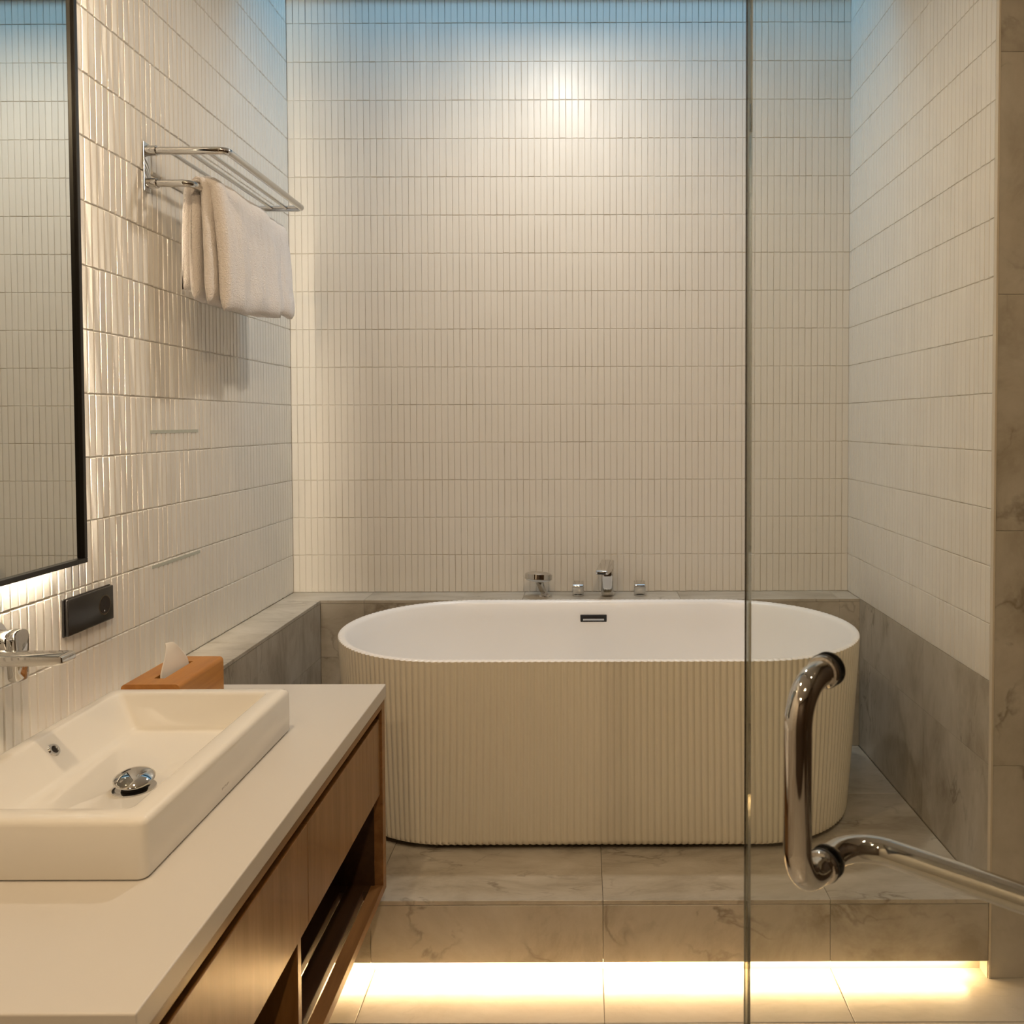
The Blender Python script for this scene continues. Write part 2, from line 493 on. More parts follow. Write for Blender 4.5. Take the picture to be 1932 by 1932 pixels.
def tile_wall(wall, origin, u, v, nrm, ncol, nrow, hidden=lambda p: False, skip=lambda p: False, TM=TM_FLAT):
    """origin: lower corner on the grout plane"""
    u, v, nrm, origin = Vector(u), Vector(v), Vector(nrm), Vector(origin)
    rnd = random.Random(wall.name)
    items = []
    for r in range(nrow):
        for c in range(ncol):
            p = origin + u * ((c + 0.5) * PIT + rnd.uniform(-0.0004, 0.0004)) + v * ((r + 0.5) * ROW + rnd.uniform(-0.0007, 0.0007))
            if skip(p): continue
            k = rnd.randrange(len(TM))
            a = rnd.uniform(-0.35, 0.35)
            M = Matrix((u, v, nrm)).transposed().to_4x4()
            M = Matrix.Translation(p) @ M @ Matrix.Rotation(R(a), 4, 'Z')
            area = 0.0
            cs = [project(*(p + u * sx * 0.0109 + v * sy * 0.0726)) for sx, sy in ((-1, -1), (1, -1), (1, 1), (-1, 1))]
            if all(cs) and not hidden(p):
                if all(0 <= q[0] <= 1932 and 0 <= q[1] <= 1932 for q in cs):
                    area = abs(sum(cs[i][0] * cs[(i + 1) % 4][1] - cs[(i + 1) % 4][0] * cs[i][1] for i in range(4))) / 2
            items.append((area, k, M))
    items.sort(key=lambda t: -t[0])
    for area, k, M in items[:300]:
        o = bpy.data.objects.new('tile', TM[k][0])
        COL.objects.link(o)
        o.parent = wall
        o.matrix_basis = M
    vs, fs = [], []
    for area, k, M in items[300:]:
        b0 = len(vs)
        vs += [M @ Vector(q) for q in TM[k][1]]
        fs += [tuple(b0 + i for i in f) for f in TM[k][2]]
    me = bpy.data.meshes.new('tile_field')
    me.from_pydata(vs, [], fs)
    o = add_obj('tile_field', me, 'tile_glaze', wall)
    o['kind'] = 'stuff'

def behind_tub(p):
    return p.z < LEDGE_Z + 0.001
tile_wall(wb, (XL, YB + GR, LEDGE_Z), (1, 0, 0), (0, 0, 1), (0, -1, 0), 89, ROWS_TOP,
          hidden=lambda p: False)
YL0 = YB - PIT * 130
tile_wall(wl, (XL - 0.0030, YB, LEDGE_Z), (0, -1, 0), (0, 0, 1), (1, 0, 0), 130, ROWS_TOP,
          hidden=lambda p: (p.y < 1.84 and p.z > CZ - 0.40), TM=TM_RELIEF)
tile_wall(wr, (XR + GR, YP + 0.014, LEDGE_Z), (0, 1, 0), (0, 0, 1), (-1, 0, 0), 46, ROWS_TOP)
# thin pale green strips on the left wall over the ledge
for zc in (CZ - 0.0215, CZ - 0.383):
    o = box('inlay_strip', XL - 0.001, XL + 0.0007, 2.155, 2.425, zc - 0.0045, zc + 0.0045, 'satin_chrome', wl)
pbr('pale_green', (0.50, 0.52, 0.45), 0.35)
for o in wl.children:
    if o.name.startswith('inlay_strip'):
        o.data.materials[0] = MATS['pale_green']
        o['label'] = 'pale green wall strip'

# ------------------------------------------------------------------ bath platform
pf = empty('bath_platform', (0.0, 2.5, 0.0), 'low grey stone platform that carries the bathtub, lit from below', 'platform')
PT = 0.012
box('core', XLF - 0.02, XR + GR, YP + PT + 0.03, YB, 0.0, PLAT_Z - PT, 'stone_joint', pf)
box('panel_backing', XLF - 0.02, XR - 0.002, YP + PT, YP + PT + 0.03, 0.0465, PLAT_Z - PT, 'stone_joint', pf)
PX = [XL + 0.002, -0.555, 0.045, 0.632, XR - 0.002]
for xa, xb in zip(PX, PX[1:]):
    box('top_slab', xa + 0.0004, xb - 0.0004, YP, 2.655, PLAT_Z - PT, PLAT_Z, 'stone_grey', pf, 0.001, 1)
    box('top_slab', xa + 0.0004, xb - 0.0004, 2.657, YLF, PLAT_Z - PT, PLAT_Z, 'stone_grey', pf, 0.001, 1)
    box('front_panel', xa + 0.0004, xb - 0.0004, YP, YP + PT, 0.045, PLAT_Z - PT - 0.001, 'stone_grey', pf, 0.001, 1)
box('kick_plate', XL + 0.002, XR - 0.002, YP + PT + 0.028, YP + PT + 0.032, 0.0, 0.0465, 'cream_trim', pf)
box('light_strip', XL + 0.05, XR - 0.045, YP + 0.018, YP + 0.030, 0.0440, 0.0464, 'led_warm', pf, label='warm glowing light strip')
# end face of the recess
box('end_plate', XR - 0.004, XR - 0.0012, YP + 0.001, YP + PT + 0.028, 0.0, 0.045, 'cream_trim', pf)

# ------------------------------------------------------------------ stone ledge round the bath
lg = empty('stone_ledge', (-0.05, 3.1, PLAT_Z), 'L-shaped grey stone ledge running behind and left of the bathtub', 'ledge')
box('core', XL, XR, YLF + PT, YB, PLAT_Z, LEDGE_Z - PT, 'stone_joint', lg)
box('core', XL, XLF - PT, YP + 0.02, YLF + PT, PLAT_Z, LEDGE_Z - PT, 'stone_joint', lg)
CX = [XL, -0.835, -0.235, 0.365, 0.965, XR]
for xa, xb in zip(CX, CX[1:]):
    box('cap_slab', xa + 0.0004, xb - 0.0004, YLF, YB, LEDGE_Z - PT, LEDGE_Z, 'stone_grey', lg, 0.001, 1)
CY = [YP + 0.02, 2.46, YLF - 0.001]
for ya, yb in zip(CY, CY[1:]):
    box('cap_slab', XL, XLF, ya + 0.0004, yb - 0.0004, LEDGE_Z - PT, LEDGE_Z, 'stone_grey', lg, 0.001, 1)
ZR = [PLAT_Z, CZ - 0.887, LEDGE_Z - PT]
FX = [XLF, -0.835, -0.235, 0.365, 0.965, XR]
for za, zb in zip(ZR, ZR[1:]):
    for xa, xb in zip(FX, FX[1:]):
        box('face_slab', xa + 0.0004, xb - 0.0004, YLF + 0.0005, YLF + PT, za + 0.0004, zb - 0.0004, 'stone_grey', lg)
    for ya, yb in zip(CY, CY[1:]):
        box('face_slab', XLF - PT, XLF - 0.0005, ya + 0.0004, yb - 0.0004, za + 0.0004, zb - 0.0004, 'stone_grey', lg)

# ------------------------------------------------------------------ bathtub
TX, TY = 0.044, 2.637
RIM = CZ - 0.667
BASE = PLAT_Z + 0.016
tub = empty('bathtub', (TX, TY, PLAT_Z), 'freestanding oval white bathtub with a finely ribbed outer shell', 'bathtub')

def stadium(a, b, nper, ref=(0.832, 0.392)):
    """nper points along a stadium, with outward normals; the shares of straight
    and curve follow the rim so that the ribs run straight down"""
    s = a - b
    sr = ref[0] - ref[1]
    LR = 4 * sr + 2 * math.pi * ref[1]
    out = []
    for i in range(nper):
        t = LR * i / nper
        if t < 2 * sr: out.append((-s + t * s / sr, -b, 0, -1)); continue
        t -= 2 * sr
        if t < math.pi * ref[1]:
            an = -math.pi / 2 + t / ref[1]
            out.append((s + b * math.cos(an), b * math.sin(an), math.cos(an), math.sin(an))); continue
        t -= math.pi * ref[1]
        if t < 2 * sr: out.append((s - t * s / sr, b, 0, 1)); continue
        t -= 2 * sr
        an = math.pi / 2 + t / ref[1]
        out.append((-s + b * math.cos(an), b * math.sin(an), math.cos(an), math.sin(an)))
    return out

NF, SUB = 228, 8
NP = NF * SUB
AR, BR = 0.832, 0.392      # half length, half width at the rim
AB, BB = 0.795, 0.335      # at the base
bm = bmesh.new()
rings = []
levels = [0.0, 0.012, 0.03, 0.2, 0.4, 0.6, 0.8, 0.95, 1.0]
for t in levels:
    e = t ** 0.85
    a, b_ = AB + (AR - AB) * e, BB + (BR - BB) * e
    z = BASE + (RIM - BASE) * t
    sh = 1.0
    if t == 0.0: sh = 0.986
    elif t == 0.012: sh = 0.995
    pts = stadium(a * sh if t == 0 else a, b_, NP)
    ring = []
    for i, (x, y, nx, ny) in enumerate(pts):
        ph = (i % SUB) / SUB
        d = 0.0056 * (math.sin(math.pi * ph) - 0.6)
        if t == 0.0: d -= 0.006
        ring.append(bm.verts.new((TX + x + nx * d, TY + y + ny * d, z)))
    rings.append(ring)
for r0, r1 in zip(rings, rings[1:]):
    for i in range(NP):
        j = (i + 1) % NP
        bm.faces.new((r0[i], r0[j], r1[j], r1[i]))
shell = to_obj('outer_shell', bm, 'tub_outer', tub, True, 'cream ribbed outer shell', recalc=False)
# inner basin and rim
bm = bmesh.new()
prof = [(0.0, 0.0, 0.0), (0.004, 0.0035, 0.0), (0.012, 0.004, 0), (0.020, 0.0, 0), (0.026, -0.010, 0), (0.034, -0.06, 0), (0.050, -0.16, 0), (0.075, -0.28, 0), (0.105, -0.37, 0), (0.15, -0.42, 0), (0.22, -0.435, 0), (0.30, -0.44, 0)]
rings = []
for k, (ins, dz, _) in enumerate(prof):
    pts = stadium(AR, BR, NP)
    ring = []
    ins2 = ins
    for i, (x, y, nx, ny) in enumerate(pts):
        ph = (i % SUB) / SUB
        f = 1.0 if k <= 1 else (0.4 if k == 2 else 0.0)
        d = 0.0056 * (math.sin(math.pi * ph) - 0.6) * f
        ring.append(bm.verts.new((TX + x + nx * (d - ins2), TY + y + ny * (d - ins2), RIM + dz)))
    rings.append(ring)
for r0, r1 in zip(rings, rings[1:]):
    for i in range(NP):
        j = (i + 1) % NP
        bm.faces.new((r0[i], r0[j], r1[j], r1[i]))
bm.faces.new(rings[-1])
to_obj('inner_basin', bm, 'tub_acrylic', tub, True, 'smooth white inner basin', recalc=False)
# plinth recessed underneath
bm = bmesh.new()
pts = stadium(AB - 0.05, BB - 0.05, 96)
lo = [bm.verts.new((TX + p_[0], TY + p_[1], PLAT_Z)) for p_ in pts]
hi = [bm.verts.new((TX + p_[0], TY + p_[1], BASE + 0.02)) for p_ in pts]
for i in range(96):
    j = (i + 1) % 96
    bm.faces.new((lo[i], lo[j], hi[j], hi[i]))
bm.faces.new(hi)
to_obj('plinth', bm, 'shadow_gap', tub)
bm = bmesh.new()
pts = stadium(AB - 0.012, BB - 0.012, 96)
f_ = bm.faces.new([bm.verts.new((TX + p_[0], TY + p_[1], BASE + 0.0005)) for p_ in pts])
to_obj('underside', bm, 'tub_outer', tub)
# overflow slot on the far inner wall
ox, oz = 0.033, RIM - 0.060
oy = TY + BR - 0.0335
tilt = Matrix.Rotation(R(6), 4, 'X')
def overflow_box(name, x0, x1, y0, y1, z0, z1, mat, par, bev=0.0):
    b_ = bm_box(x0, x1, y0, y1, z0, z1, bev)
    bmesh.ops.transform(b_, matrix=Matrix.Translation((ox, oy, oz)) @ tilt, verts=b_.verts[:])
    return to_obj(name, b_, mat, par)
of = overflow_box('overflow_frame', -0.049, 0.049, -0.004, 0.004, -0.0135, 0.0135, 'black_metal', tub, 0.0018)
overflow_box('overflow_recess', -0.040, 0.040, -0.0046, -0.0035, -0.0075, 0.0065, 'shadow_gap', of)
overflow_box('overflow_lip', -0.039, 0.039, -0.0056, -0.0040, -0.0068, 0.000, 'chrome', of)

# ------------------------------------------------------------------ bath filler on the back ledge
YF = 3.125
hs_ = empty('hand_shower', (-0.154, YF, LEDGE_Z), 'round chrome hand shower resting in its holder on the back ledge', 'hand shower')
smooth_angle(to_obj('holder_base', lathe_bm([(0, 0.004), (0.020, 0.004), (0.024, 0.002), (0.0245, 0.0)], (-0.154, YF, LEDGE_Z)), 'chrome', hs_))
p0 = Vector((-0.156, YF, LEDGE_Z + 0.003)); ax = Vector((-0.022, -0.030, 0.075))
smooth_angle(to_obj('holder_socket', tube_bm([p0, p0 + Vector((0, 0, 0.014))], 0.013), 'chrome', hs_))
smooth_angle(to_obj('handle', tube_bm([p0 + Vector((0, 0, 0.010)), p0 + ax * 0.35, p0 + ax * 0.75, p0 + ax * 0.95], [0.0115, 0.013, 0.016, 0.016]), 'chrome', hs_))
hc = Vector((-0.176, YF - 0.035, LEDGE_Z + 0.082)); ha = Vector((0.06, 0.15, 1.0))
hd = smooth_angle(to_obj('shower_head', lathe_bm([(0, 0.019), (0.030, 0.018), (0.046, 0.013), (0.0525, 0.008), (0.0530, -0.010), (0.050, -0.012)], hc, ha), 'chrome', hs_), 30)
smooth_angle(to_obj('spray_plate', lathe_bm([(0.050, -0.0119), (0.044, -0.016), (0.020, -0.021), (0, -0.0215)], hc, ha), 'spray_face', hd, label='pale spray face'))

def tap_handle(name, x, lab):
    t = empty(name, (x, YF, LEDGE_Z), lab, 'tap handle', 'pair of bath tap handles')
    smooth_angle(to_obj('collar', lathe_bm([(0, 0.007), (0.0215, 0.007), (0.022, 0.0065), (0.022, 0)], (x, YF, LEDGE_Z)), 'chrome', t))
    # squared knob, wedge top falling towards the bath
    pr = [(0.021, 0.0075), (-0.018, 0.0075), (-0.0225, 0.030), (-0.026, 0.040), (-0.021, 0.047), (0.021, 0.056)]
    b_ = extrude_poly([(x - 0.0215, YF + q[0], LEDGE_Z + q[1]) for q in pr], (0.043, 0, 0), 0.004, 3)
    smooth_angle(to_obj('knob', b_, 'chrome', t), 35)
    return t
tap_handle('bath_tap_handle', -0.0246, 'small square chrome tap handle between hand shower and bath spout')
tap_handle('bath_tap_handle', 0.2133, 'small square chrome tap handle right of the bath spout')
sp = empty('bath_spout', (0.088, YF, LEDGE_Z), 'tall chrome bath spout with a sloping flat top on the ledge', 'spout')
def rot_about(b_, x, y, deg):
    bmesh.ops.transform(b_, matrix=Matrix.Translation((x, y, 0)) @ Matrix.Rotation(R(deg), 4, 'Z') @ Matrix.Translation((-x, -y, 0)), verts=b_.verts[:])
    return b_
b_ = bm_box(0.088 - 0.0235, 0.088 + 0.0235, YF - 0.024, YF + 0.020, LEDGE_Z, LEDGE_Z + 0.112, 0.012, 4)
smooth_angle(to_obj('column', b_, 'chrome', sp), 40)
pr = [(0.020, 0.098), (0.020, 0.134), (0.010, 0.138), (-0.112, 0.118), (-0.118, 0.114), (-0.116, 0.103), (-0.105, 0.100), (-0.020, 0.098)]
b_ = rot_about(extrude_poly([(0.088 - 0.0235, YF + q[0], LEDGE_Z + q[1]) for q in pr], (0.047, 0, 0), 0.0035, 3), 0.088, YF, -12)
smooth_angle(to_obj('spout_arm', b_, 'chrome', sp), 35)
b_ = rot_about(bm_box(0.088 - 0.016, 0.088 + 0.016, YF - 0.1195, YF - 0.1165, LEDGE_Z + 0.1035, LEDGE_Z + 0.1115, 0.001), 0.088, YF, -12)
to_obj('outlet', b_, 'black_metal', sp)

# ------------------------------------------------------------------ mirror with back light
MX = -1.118
MY0, MY1, MZ0, MZ1 = 0.93, 1.808, CZ - 0.309, CZ + 1.22
mi = empty('wall_mirror', (XL, 1.4, MZ0), 'large black framed wall mirror with light glowing from behind', 'mirror')
FW = 0.011
box('mirror_glass', MX - 0.004, MX - 0.001, MY0 + 0.004, MY1 - 0.004, MZ0 + 0.004, MZ1 - 0.004, 'mirror_silver', mi, label='silvered mirror pane')
for (ya, yb, za, zb) in ((MY0, MY1, MZ0, MZ0 + FW), (MY0, MY1, MZ1 - FW, MZ1), (MY0, MY0 + FW, MZ0 + FW, MZ1 - FW), (MY1 - FW, MY1, MZ0 + FW, MZ1 - FW)):
    box('frame_bar', MX - 0.020, MX + 0.008, ya, yb, za, zb, 'black_metal', mi, 0.0012, 2)
box('back_panel', MX - 0.020, MX - 0.0045, MY0 + FW, MY1 - FW, MZ0 + FW, MZ1 - FW, 'black_metal', mi)
IN = 0.032
box('back_box', XL + 0.001, MX - 0.0205, MY0 + IN, MY1 - IN - 0.03, MZ0 + IN, MZ1 - IN, 'ceiling_paint', mi)
for (ya, yb, za, zb) in ((MY0 + IN, MY1 - IN - 0.03, MZ0 + IN - 0.004, MZ0 + IN), (MY1 - IN - 0.03, MY1 - IN - 0.026, MZ0 + IN, MZ1 - IN), (MY0 + IN, MY1 - IN, MZ1 - IN, MZ1 - IN + 0.004)):
    box('light_strip', XL + 0.003, MX - 0.0225, ya, yb, za, zb, 'led_mirror', mi, label='warm glowing light strip')

# ------------------------------------------------------------------ black power outlet
po_ = empty('power_outlet', (XL, 1.868, CZ - 0.40), 'black rectangular double wall outlet under the mirror', 'outlet')
ya, yb, za, zb = 1.778, 1.956, CZ - 0.4720, CZ - 0.3870
box('back_plate', XL, XL + 0.0055, ya, yb, za, zb, 'black_plastic', po_, 0.002, 2)
cx_, cz_ = 1.918, (za + zb) / 2
# cover with a round hole on the right
bm = bmesh.new()
bm_box(XL + 0.0066, XL + 0.0135, ya + 0.0015, yb - 0.0015, za + 0.0015, zb - 0.0015, 0.003, 3, bm)
smooth_angle(to_obj('cover', bm, 'black_plastic', po_), 35)
ring = lathe_bm([(0.0205, 0.0), (0.0225, 0.0006), (0.0235, 0.0)], (XL + 0.0135, cx_, cz_), (1, 0, 0))
to_obj('socket_ring', ring, 'bronze_ring', po_, True)
sk = to_obj('socket_face', lathe_bm([(0, 0.0003), (0.0205, 0.0003)], (XL + 0.0135, cx_, cz_), (1, 0, 0)), 'shadow_gap', po_)
to_obj('pin_contact', lathe_bm([(0, 0.001), (0.002, 0.001), (0.002, 0.0)], (XL + 0.0138, cx_ - 0.004, cz_ - 0.013), (1, 0, 0), 12), 'chrome', sk)

# ------------------------------------------------------------------ vanity cabinet
CT = CZ - 0.662            # worktop surface
VX = -0.505                # front of the worktop
VY0, VY1 = 0.893, 2.045
va = empty('vanity_cabinet', ((XL + VX) / 2, 1.48, 0.23), 'floating brown wooden vanity with two drawers and open slatted shelf below', 'cabinet')
VB = CZ - 1.186            # underside
T = 0.030
zt = CT - 0.034            # underside of the worktop
xb_ = XL + 0.002
xf = VX - 0.004
box('top_rail', xb_ + 0.02, xf, VY0 + T, VY1 - T, zt - 0.020, zt, 'walnut_frame', va, 0.0008, 1)
box('side_panel', xb_, xf, VY1 - T, VY1 - 0.001, VB, zt, 'walnut_frame', va, 0.0008, 1)
box('side_lining', xb_ + 0.018, xf - 0.022, VY1 - T - 0.003, VY1 - T - 0.0002, VB + 0.022, CZ - 0.93, 'walnut_dark', va)  # thin dark sheet added to paint the shade on the panel's inner face
box('side_panel', xb_, xf, VY0 + 0.001, VY0 + T, VB, zt, 'walnut_frame', va, 0.0008, 1)
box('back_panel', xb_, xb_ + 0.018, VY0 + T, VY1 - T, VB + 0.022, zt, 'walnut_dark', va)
ym = 1.482
dz0, dz1 = CZ - 0.930, zt - 0.044
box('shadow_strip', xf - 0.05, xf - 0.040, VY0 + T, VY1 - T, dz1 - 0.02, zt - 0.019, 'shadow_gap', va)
for (ya, yb) in ((VY0 + T + 0.001, ym - 0.001), (ym + 0.001, VY1 - T - 0.003)):
    box('drawer', xf - 0.024, xf - 0.005, ya, yb, dz0, dz1, 'walnut', va, 0.001, 1)
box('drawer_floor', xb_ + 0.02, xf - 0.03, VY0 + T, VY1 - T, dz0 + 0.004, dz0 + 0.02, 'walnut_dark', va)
box('divider', xb_ + 0.02, xf - 0.010, ym - 0.045, ym - 0.027, VB + 0.022, dz0 + 0.003, 'walnut', va, 0.0008, 1)
# slatted bottom with open gaps
gaps = [(-0.546 - 0.059 * k, 0.012) for k in range(10)]
xs = [xf]
for gx, gw in gaps:
    xs += [gx + gw / 2, gx - gw / 2]
xs += [xb_]
for k in range(0, len(xs), 2):
    box('bottom_slat', xs[k + 1], xs[k], VY0 + T, VY1 - T, VB, VB + 0.022, 'walnut_frame' if k == 0 else 'walnut_dark', va, 0.0008, 1)  # slats behind the front one take the shade-darkened walnut
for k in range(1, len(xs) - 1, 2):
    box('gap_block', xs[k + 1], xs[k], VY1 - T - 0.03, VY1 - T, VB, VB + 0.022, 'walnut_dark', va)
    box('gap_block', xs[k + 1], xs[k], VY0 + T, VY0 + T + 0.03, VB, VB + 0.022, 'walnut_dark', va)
wt = box('worktop', XL + 0.001, VX, VY0, VY1, zt, CT, 'quartz', None, 0.0022, 2)
wt['label'] = 'long off-white stone worktop on the wooden vanity'
wt['category'] = 'worktop'

# ------------------------------------------------------------------ vessel sink
SX0, SX1, SY0, SY1 = -1.020, -0.636, 1.156, 1.742
ST = CZ - 0.571
SF = CT + 0.019
si = empty('vessel_sink', ((SX0 + SX1) / 2, (SY0 + SY1) / 2, CT), 'rectangular white ceramic vessel sink on the worktop', 'sink')
def rrect(x0, x1, y0, y1, r, z, n=6):
    out = []
    for (cx, cy, a0) in ((x1 - r, y0 + r, -90), (x1 - r, y1 - r, 0), (x0 + r, y1 - r, 90), (x0 + r, y0 + r, 180)):
        for k in range(n + 1):
            a = R(a0 + 90 * k / n)
            out.append((cx + r * math.cos(a), cy + r * math.sin(a), z))
    return out
bm = bmesh.new()
loops = []
for (i, z, r) in ((0.003, CT + 0.001, 0.012), (0.0, CT + 0.004, 0.014), (0.0, ST - 0.011, 0.014), (0.0012, ST - 0.006, 0.014), (0.0045, ST - 0.002, 0.014), (0.010, ST, 0.014)):
    loops.append(rrect(SX0 + i, SX1 - i, SY0 + i, SY1 - i, r, z))
# inner edge: wider rim towards the room and at the two ends
ix0, ix1, iy0, iy1 = SX0 + 0.026, SX1 - 0.036, SY0 + 0.034, SY1 - 0.030
for (d, z, r) in ((0.0, ST, 0.012), (0.003, ST - 0.0012, 0.012), (0.006, ST - 0.006, 0.014)):
    loops.append(rrect(ix0 + d, ix1 - d, iy0 + d, iy1 - d, r, z))
bx0, bx1, by0, by1 = ix0 + 0.052, ix1 - 0.030, iy0 + 0.030, iy1 - 0.026
loops.append(rrect(bx0 - 0.006, bx1 + 0.004, by0 - 0.004, by1 + 0.004, 0.018, SF + 0.010))
loops.append(rrect(bx0, bx1, by0, by1, 0.02, SF + 0.0025))
loops.append(rrect(bx0 + 0.012, bx1 - 0.012, by0 + 0.012, by1 - 0.012, 0.02, SF))
vl = [[bm.verts.new(p_) for p_ in L_] for L_ in loops]
for a, b2 in zip(vl, vl[1:]):
    for i in range(len(a)):
        j = (i + 1) % len(a)
        bm.faces.new((a[i], a[j], b2[j], b2[i]))
bm.faces.new(vl[-1]); bm.faces.new(vl[0][::-1])
smooth_angle(to_obj('bowl', bm, 'ceramic', si), 60)
DX, DY = -0.795, 1.415
dr = smooth_angle(to_obj('drain_flange', lathe_bm([(0.0355, 0.0), (0.035, 0.0022), (0.028, 0.0032), (0.022, 0.001), (0.0, 0.0005)], (DX, DY, SF)), 'chrome', si))
to_obj('drain_neck', lathe_bm([(0.0205, 0.001), (0.0205, 0.016)], (DX, DY, SF)), 'shadow_gap', dr, True)
dax = Vector((0.10, -0.20, 1.0))
smooth_angle(to_obj('drain_plug', lathe_bm([(0.0, 0.0095), (0.012, 0.0088), (0.022, 0.0068), (0.030, 0.0034), (0.0335, 0.0010), (0.0335, 0.0), (0.028, -0.0010), (0.0, -0.0010)], (DX, DY, SF + 0.0185), dax), 'chrome', si, label='domed chrome pop-up plug'), 60)
# overflow ring on the wall-side slope
q0 = Vector((ix0 + 0.006, 0, ST - 0.006)); q1 = Vector((bx0 - 0.006, 0, SF + 0.010))
nn = Vector((q0.z - q1.z, 0, q1.x - q0.x)).normalized()
qc = q0.lerp(q1, 0.36); qc.y = 1.472
ov = smooth_angle(to_obj('overflow_ring', lathe_bm([(0.0065, 0.0005), (0.0075, 0.003), (0.011, 0.003), (0.0125, 0.0)], qc, nn, 28), 'chrome', si))
to_obj('overflow_hole', lathe_bm([(0.0, 0.0008), (0.0075, 0.0008)], qc, nn, 24), 'shadow_gap', ov)
bm = bmesh.new()
for k in range(6):
    yy = 1.405 + k * 0.0052
    bm_box(SX1 - 0.001, SX1 + 0.0001, yy, yy + 0.0012, CT + 0.0195, CT + 0.0235, 0, 2, bm)
    if k % 2 == 0:
        bm_box(SX1 - 0.001, SX1 + 0.0001, yy, yy + 0.0034, CT + 0.0225, CT + 0.0235, 0, 2, bm)
to_obj('maker_mark', bm, 'mark_ink', si, label='tiny grey printed mark')

# ------------------------------------------------------------------ wall mounted basin faucet
fa = empty('basin_faucet', (XL, 1.48, CZ - 0.44), 'chrome wall mounted basin faucet with flat spout over the sink', 'faucet')
FYS = 1.446
FZ = CZ - 0.420
pr = [(XL + 0.004, 0.009), (-0.934, 0.009), (-0.926, 0.007), (-0.925, -0.005), (-0.930, -0.0085), (-0.950, -0.0095), (XL + 0.004, -0.0095)]
b_ = extrude_poly([(q[0], FYS - 0.020, FZ + q[1]) for q in pr], (0, 0.040, 0), 0.0022, 3)
smooth_angle(to_obj('spout', b_, 'chrome', fa), 35)
smooth_angle(to_obj('spout_rosette', lathe_bm([(0, 0.008), (0.033, 0.008), (0.036, 0.005), (0.0365, 0.0)], (XL, FYS, FZ - 0.002), (1, 0, 0)), 'chrome', fa))
HY = 1.565
HZ = CZ - 0.420
smooth_angle(to_obj('handle_rosette', lathe_bm([(0, 0.009), (0.034, 0.009), (0.037, 0.006), (0.0375, 0.0)], (XL, HY, HZ), (1, 0, 0)), 'chrome', fa))
smooth_angle(to_obj('handle_body', lathe_bm([(0, 0.042), (0.020, 0.042), (0.021, 0.040), (0.021, 0.0)], (XL, HY, HZ), (1, 0, 0)), 'chrome', fa))
pts = []
for k in range(13):
    a = R(180 * k / 12)
    pts.append((0.0215 * math.cos(a), 0.004 + 0.019 * math.sin(a)))
pts += [(-0.0185, -0.070), (-0.0155, -0.0765), (-0.010, -0.079), (0.010, -0.079), (0.0155, -0.0765), (0.0185, -0.070)]
b_ = extrude_poly([(XL + 0.043, HY + q[0], HZ + q[1]) for q in pts], (0.019, 0, 0), 0.003, 2)
smooth_angle(to_obj('lever', b_, 'chrome', fa), 40)

# ------------------------------------------------------------------ tissue box and tissue
tb = empty('tissue_box', (-0.947, 1.852, CT), 'honey coloured wooden tissue box behind the sink', 'tissue box')
BX0, BX1, BY0, BY1, BZ = -1.008, -0.880, 1.748, 1.962, CT + 0.096
r_ = 0.010
def box_profile():
    out = [(BX0, CT + 0.001)]
    out += [(BX1, CT + 0.001)]
    for k in range(7):
        a = R(90 * k / 6)
        out.append((BX1 - r_ + r_ * math.cos(a), BZ - r_ + r_ * math.sin(a)))
    for k in range(7):
        a = R(90 + 90 * k / 6)
        out.append((BX0 + r_ + r_ * math.cos(a), BZ - r_ + r_ * math.sin(a)))
    return out
SLX0, SLX1, SLY0, SLY1 = -0.958, -0.934, 1.790, 1.922
# open-topped body: side walls and a lid with a slot
box('side_wall', BX0, BX0 + 0.009, BY0, BY1, CT, BZ - r_, 'honey_wood', tb)
box('side_wall', BX1 - 0.009, BX1, BY0, BY1, CT, BZ - r_, 'honey_wood', tb)
box('end_wall', BX0 + 0.009, BX1 - 0.009, BY0, BY0 + 0.009, CT, BZ - r_, 'honey_wood', tb)
box('end_wall', BX0 + 0.009, BX1 - 0.009, BY1 - 0.009, BY1, CT, BZ - r_, 'honey_wood', tb)
bm = bmesh.new()
def quarter(x0, x1, sgn):
    """lid strip with one rounded long edge"""
    cx = x1 - r_ if sgn > 0 else x0 + r_
    pts = []
    if sgn > 0:
        pts = [(x0, BZ - r_), (x1, BZ - r_)] + [(cx + r_ * math.cos(R(90 * k / 6)), BZ - r_ + r_ * math.sin(R(90 * k / 6))) for k in range(1, 7)] + [(x0, BZ)]
    else:
        pts = [(x1, BZ), ] + [(cx + r_ * math.cos(R(90 + 90 * k / 6)), BZ - r_ + r_ * math.sin(R(90 + 90 * k / 6))) for k in range(0, 7)] + [(x1, BZ - r_)]
    return pts
for (x0, x1, s) in ((BX0, SLX0, -1), (SLX1, BX1, 1)):
    b2 = extrude_poly([(q[0], BY0, q[1]) for q in quarter(x0, x1, s)], (0, BY1 - BY0, 0))
    me = bpy.data.meshes.new('t'); b2.to_mesh(me); b2.free(); bm.from_mesh(me); bpy.data.meshes.remove(me)
bm_box(SLX0, SLX1, BY0, SLY0, BZ - r_, BZ, 0, 2, bm)
bm_box(SLX0, SLX1, SLY1, BY1, BZ - r_, BZ, 0, 2, bm)
smooth_angle(to_obj('lid', bm, 'honey_wood', tb), 40)
box('inside', BX0 + 0.010, BX1 - 0.010, BY0 + 0.010, BY1 - 0.010, CT + 0.002, CT + 0.060, 'shadow_gap', tb)
